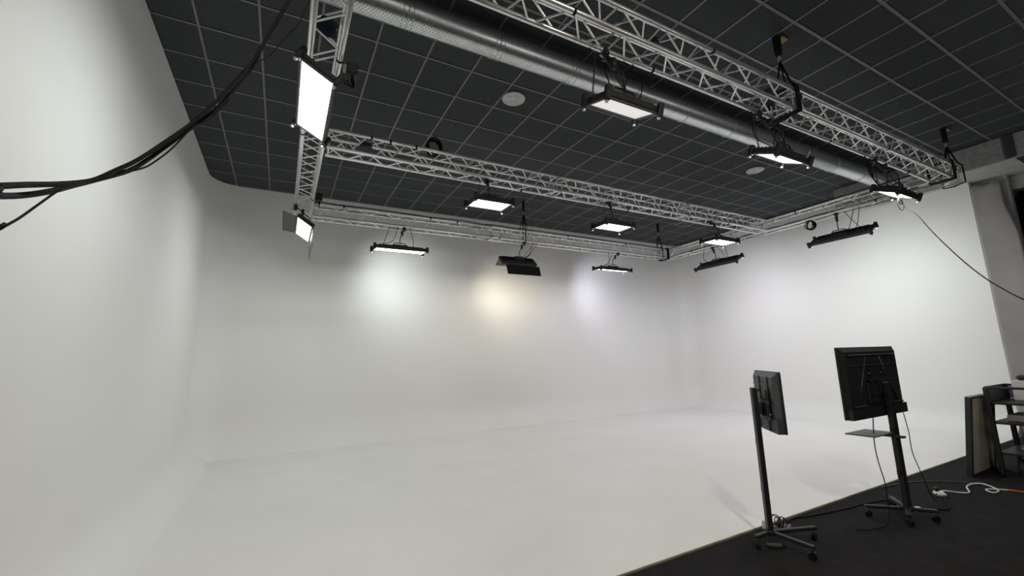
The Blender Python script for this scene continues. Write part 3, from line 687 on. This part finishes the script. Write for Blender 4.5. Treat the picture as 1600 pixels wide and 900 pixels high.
def tv_stand(label, base, ang, pole_h, legs, tvc, tv_yaw, arm_z, shelf=None, wide=.044):
    t = thing('television_stand', label, 'stand', (base[0], base[1], 0))
    for (a, ln) in legs:
        d = Vector((math.cos(a), math.sin(a), 0)); R = Matrix.Rotation(a, 3, 'Z')
        mb = MB(); mb.box(d * (ln / 2) + Vector((0, 0, .10)), (ln, .04, .03), R, bev=.005)
        l = mb.obj('leg', M_BLACK, t); e = d * (ln - .025)
        caster(t, e.x, e.y, a + .6, l)
    MB().box((0, 0, .10), (.09, .09, .045), bev=.006).obj('base_hub', M_BLACK, t)
    R = Matrix.Rotation(tv_yaw, 3, 'Z')
    MB().box((0, 0, pole_h / 2 + .06), (wide * 1.6, wide, pole_h - .12), R, bev=.006).obj('pole', M_BLACK, t)
    for z in (.45, .86):
        MB().box(R @ Vector((wide * .8 + .012, 0, 0)) + Vector((0, 0, z)), (.03, .03, .06), R, bev=.004).obj('cable_clip', M_BLACK, t)
    off = Vector((tvc[0] - base[0], tvc[1] - base[1], 0))
    # bracket between pole and screen back
    n = R @ Vector((0, 1, 0)); mb = MB()
    gap = abs(off.dot(n)) - .06; pc = Vector((0, 0, arm_z)) - n * (wide / 2 + gap / 2)
    mb.box(pc, (.09, max(gap - wide / 2, .02), .12), R, bev=.006); mb.obj('mount_arm', M_BLACK, t)
    xo = off - n * off.dot(n)
    mb = MB()
    base_p = xo - n * (abs(off.dot(n)) - .066) + Vector((0, 0, arm_z))
    for z in (-.07, .07): mb.box(base_p + Vector((0, 0, z)), (.40, .008, .03), R)
    mb.obj('mount_rail', M_BLACKM, t)
    for sx in (-.13, .13): MB().box(base_p + R @ Vector((sx, -.006, 0)), (.03, .012, .36), R, bev=.003).obj('mount_bracket', M_BLACK, t)
    if shelf:
        sx, sy, sz, w, d = shelf
        MB().box((sx, sy, sz), (w, d, .012), bev=.003).obj('shelf', M_GREYP, t)
        MB().box((sx * .35, sy * .35, sz - .03), (.05, .3, .02), bev=.003).obj('shelf_bracket', M_BLACK, t)
    return t
B1 = (4.93, -2.08); tv1 = (B1[0] + .085, B1[1] - .088)
tv1 = (B1[0] + .773 * .12, B1[1] - .634 * .12)
screen('smaller grey-backed television turned edge-on at the stage edge', (tv1[0], tv1[1], 1.245), .58, .53, .884, 1)
tv_stand('wheeled stand nearest the camera, its pole left of the smaller television', B1, 0, 1.36,
         ((math.atan2(.0, -.2), .21), (math.atan2(-.36, -.02), .38), (math.atan2(-.16, .42), .45)), tv1, .884, 1.17)
B2 = (6.60, -2.46); tv2 = (6.55, -2.35)
screen('large black television seen flat from behind on the farther stand', (tv2[0], tv2[1], 1.352), 1.215, .715, PI, 2)
tv_stand('wheeled stand with a small side shelf, holding the large television', B2, 0, 1.34,
         ((math.atan2(.27, -.26), .36), (math.atan2(-.09, -.22), .25), (math.atan2(-.17, .12), .23), (math.atan2(.24, .27), .37)), tv2, PI, 1.30, (-.28, .10, .84, .42, .26), .05)

# cables of the screens
lead('thin black cable hanging from the large television down to the carpet',
     [(6.30, -2.42, 1.02), (6.289, -2.4, .768), (6.304, -2.4, .582), (6.372, -2.4, .361), (6.36, -2.4, .214), (6.30, -2.42, .10), (6.16, -2.45, .03), (5.98, -2.40, .012), (5.86, -2.33, .012)], .005)
lead('thin black cable from the right side of the large television to the white socket',
     [(7.02, -2.4, .99), (7.07, -2.4, .78), (7.07, -2.4, .58), (7.17, -2.4, .38), (7.3, -2.4, .15), (7.45, -2.38, .02), (7.62, -2.34, .02), (7.70, -2.33, .05)], .0045)
lead('black cable lying on the carpet between the two stands',
     [(5.36, -1.93, .01), (5.65, -1.86, .009), (5.87, -1.91, .009), (6.09, -1.95, .009), (6.41, -2.0, .009), (6.66, -2.02, .009), (6.89, -2.05, .009), (7.11, -2.14, .009), (7.12, -2.27, .009), (7.03, -2.41, .009), (7.14, -2.5, .009), (7.26, -2.56, .009), (7.56, -2.44, .009), (7.72, -2.38, .02)], .007)
lead('grey cable crossing the carpet behind the large television stand',
     [(7.55, -1.86, .008), (8.1, -1.95, .008), (8.5, -2.2, .008), (8.62, -2.38, .008), (8.60, -2.52, .008)], .006, M_GREYP)
lead('white cable from the white socket winding across the carpet to the right',
     [(7.76, -2.33, .03), (7.86, -2.34, .035), (8.0, -2.40, .012), (8.06, -2.47, .012), (8.14, -2.47, .012), (8.32, -2.40, .02), (8.52, -2.39, .02), (8.62, -2.44, .02), (8.60, -2.52, .015), (8.45, -2.63, .012), (8.30, -2.62, .012), (8.36, -2.55, .02), (8.5, -2.60, .012), (8.56, -2.68, .012)], .0085, M_WHITEP)
lead('orange extension cable ending beside the black rack', [(8.56, -2.68, .014), (8.58, -2.8, .014), (8.56, -3.0, .012), (8.7, -3.3, .012)], .009, M_ORANGE)
t = thing('socket_strip', 'rounded white socket block on the carpet right of the far stand', 'socket', (7.73, -2.34, 0))
MB().box((0, 0, .026), (.11, .10, .05), Matrix.Rotation(.6, 3, 'Z'), bev=.018).obj('socket_body', M_WHITEP, t)
MB().box((-.01, .02, .07), (.045, .035, .045), Matrix.Rotation(.6, 3, 'Z'), bev=.008).obj('black_plug', M_BLACK, t)
def adapter(x, y, label, rz, d=(.13, .06, .035), m=None):
    t = thing('power_adapter', label, 'adapter', (x, y, 0), None, Matrix.Rotation(rz, 3, 'Z'))
    MB().box((0, 0, d[2] / 2), d, bev=.006).obj('adapter_body', m or M_BLACKM, t)
    MB().cyl((d[0] / 2, 0, d[2] / 2), (d[0] / 2 + .03, 0, d[2] / 2), .006, 8).obj('strain_relief', M_RUB, t)
adapter(5.36, -1.98, 'black power adapter behind the nearer stand at the tape edge', .4)
adapter(5.22, -1.96, 'black plug block beside the base of the nearer stand', 1.2, (.09, .06, .05))
adapter(4.88, -2.14, 'black adapter under the legs of the nearer stand', -.7, (.12, .055, .03))
coil(5.26, -1.95, .07, 'tangle of thin black cable at the foot of the nearer stand', .055, 5, 'y', .004, 9)
t = MB().box((5.13, -1.90, .06), (.05, .03, .1), Matrix.Rotation(.3, 3, 'Z'), bev=.008).obj('white_plug', M_WHITEP); tag(t, 'small white plug standing behind the pole of the nearer stand', 'plug')
tag(MB().box((7.0, -2.37, .012), (.10, .03, .02), Matrix.Rotation(-.5, 3, 'Z'), bev=.005).obj('cable_connector', M_WHITEP), 'pale cable connector on the carpet right of the far stand', 'connector')

# ================================================================ RACK AND BOARD AT THE RIGHT
# leaning board
t = thing('flat_board', 'beige foam board with black frame leaning on the rack', 'board', (9.43, -2.24, 0), None, Matrix.Rotation(.127, 3, 'X'))
MB().box((0, 0, .52), (.80, .04, .98)).obj('board_face', M_BEIGE, t)
for (cx, cz, dx, dz) in ((-.42, .515, .045, 1.03), (.42, .515, .045, 1.03), (0, .012, .80, .024), (0, 1.02, .80, .02)):
    MB().box((cx, 0, cz), (dx, .062, dz), bev=.004).obj('frame_edge', M_BLACKM, t)
RX0, RX1, RY0, RY1, RZ = 9.30, 10.05, -2.47, -3.75, 1.13
rack = thing('equipment_rack', 'black open rack with shelves at the right edge of the room', 'rack', (9.7, -3.1, 0))
def rl(x, y, z): return (x - 9.7, y + 3.1, z)
for x in (RX0, RX1):
    for y in (RY0, RY1):
        u = MB().box(rl(x, y, (RZ + .06) / 2), (.05, .05, RZ - .06), bev=.004).obj('upright', M_BLACK, rack)
        MB().cyl(rl(x, y - .02, .032), rl(x, y + .02, .032), .032, 16).obj('caster_wheel', M_RUB, u)
for z in (.30, .68, .93):
    MB().box(rl((RX0 + RX1) / 2, (RY0 + RY1) / 2, z), (RX1 - RX0, RY0 - RY1, .03), bev=.004).obj('shelf', M_BLACK, rack)
for x in (RX0, RX1):
    MB().box(rl(x, (RY0 + RY1) / 2, RZ), (.035, RY0 - RY1, .03), bev=.004).obj('rail', M_BLACK, rack)
for y in (RY0, RY1):
    MB().box(rl((RX0 + RX1) / 2, y, RZ), (RX1 - RX0, .035, .03), bev=.004).obj('rail', M_BLACK, rack)
MB().box(rl((RX0 + RX1) / 2, RY0 + .012, 1.04), (RX1 - RX0, .02, .20), bev=.003).obj('end_panel', M_GREYP, rack)
MB().box(rl(RX1, (RY0 + RY1) / 2, 1.03), (.012, RY0 - RY1 - .06, .16)).obj('side_panel', M_MESH, rack)
# things on the rack
tag(MB().box((9.86, -2.78, .93 + .016 + .13), (.26, .34, .26), bev=.004).obj('white_carton', M_WHITEP), 'white carton standing on the top shelf of the rack', 'box')
t = thing('camera_case', 'small black case lying on the white carton', 'case', (9.86, -2.80, 1.207))
MB().box((0, 0, .035), (.24, .28, .07), bev=.02).obj('case_body', M_BLACKM, t); MB().box((0, .15, .04), (.08, .02, .02), bev=.005).obj('handle', M_BLACK, t)
tag(MB().box((9.70, -2.85, .696 + .04), (.50, .55, .08), bev=.006).obj('flat_parcel', M_SHEET), 'flat beige wrapped parcel on the middle shelf of the rack', 'parcel')
mb = MB()
for k in range(5): mb.tube(smooth_path([(9.6 + .05 * k, -2.60 - .02 * k, .33), (9.62, -2.75, .36 + .03 * k), (9.75, -2.9, .34 + .02 * k), (9.9, -2.7, .33)], 5), .012, 6)
tag(mb.obj('silver_cable_bundle', M_ALU), 'silver cable bundle on the lower shelf of the rack', 'cable')
t = thing('flight_case', 'black case with silver edges on the floor by the rack', 'case', (9.60, -2.95, 0))
MB().box((0, 0, .135), (.42, .60, .27), bev=.008).obj('case_body', M_BLACKM, t)
for z in (.02, .14, .26): MB().box((0, 0, z), (.432, .612, .016), bev=.003).obj('edge_trim', M_ALU, t)
MB().box((-.22, 0, .20), (.02, .12, .03), bev=.005).obj('handle', M_BLACK, t)
# folded soft bags / stands between the uprights
def bag(x, y, h, w, m, label, name='soft_bag', lean=0.0):
    mb = MB(); n = 16; vs = []; rings = 9
    for i in range(rings):
        tt = i / (rings - 1); r = w * (.35 + .65 * math.sin(min(1, tt * 1.25 + .12) * PI) ** .5 if tt < .95 else w * 1.2)
        r = w * max(.3, math.sin((.12 + .76 * tt) * PI))
        for k in range(n):
            a = k * 2 * PI / n; rr = r * (1 + .12 * math.sin(3 * a + i) + .07 * math.sin(5 * a - i * .7))
            vs.append((x + rr * math.cos(a) + lean * tt, y + .6 * rr * math.sin(a), .01 + h * tt))
    fs = [(i * n + k, i * n + (k + 1) % n, (i + 1) * n + (k + 1) % n, (i + 1) * n + k) for i in range(rings - 1) for k in range(n)]
    fs += [tuple(range(n)), tuple((rings - 1) * n + k for k in range(n))]
    mb.add(vs, fs, True); return tag(mb.obj(name, m), label, 'bag')
bag(9.55, -2.62, .27, .10, M_BAG, 'dark grey-green cloth bag under the rack behind the leaning board')


def gear(x, y, z, label, sc=1.0, seed=1):
    t = thing('cable_box', label, 'box', (x, y, z)); rnd = random.Random(seed)
    MB().box((0, 0, 0), (.09 * sc, .15 * sc, .11 * sc), bev=.01).obj('box_body', M_BLACK, t)
    MB().box((-.055 * sc, 0, .02), (.03, .07 * sc, .05 * sc), bev=.006).obj('bracket', M_STEEL, t)
    for k in range(3):
        y0 = (-.05 + .05 * k) * sc; e = rnd.uniform(.1, .2)
        MB().tube(smooth_path([(0, y0, -.05 * sc), (.02, y0, -.05 * sc - e * .5), (.01 - .03 * k, y0 + .06, -.03 - e * .2), (-.03, y0 + .1, .02)], 6), .006, 6).obj('power_cable', M_RUB, t)
gear(1.42, -.93, 4.29, 'small black cable box on the side of the left truss beside the big panel', 1.0, 2)
gear(1.42, 3.0, 4.50, 'small black cable box near the back corner of the left truss', 1.2, 4)
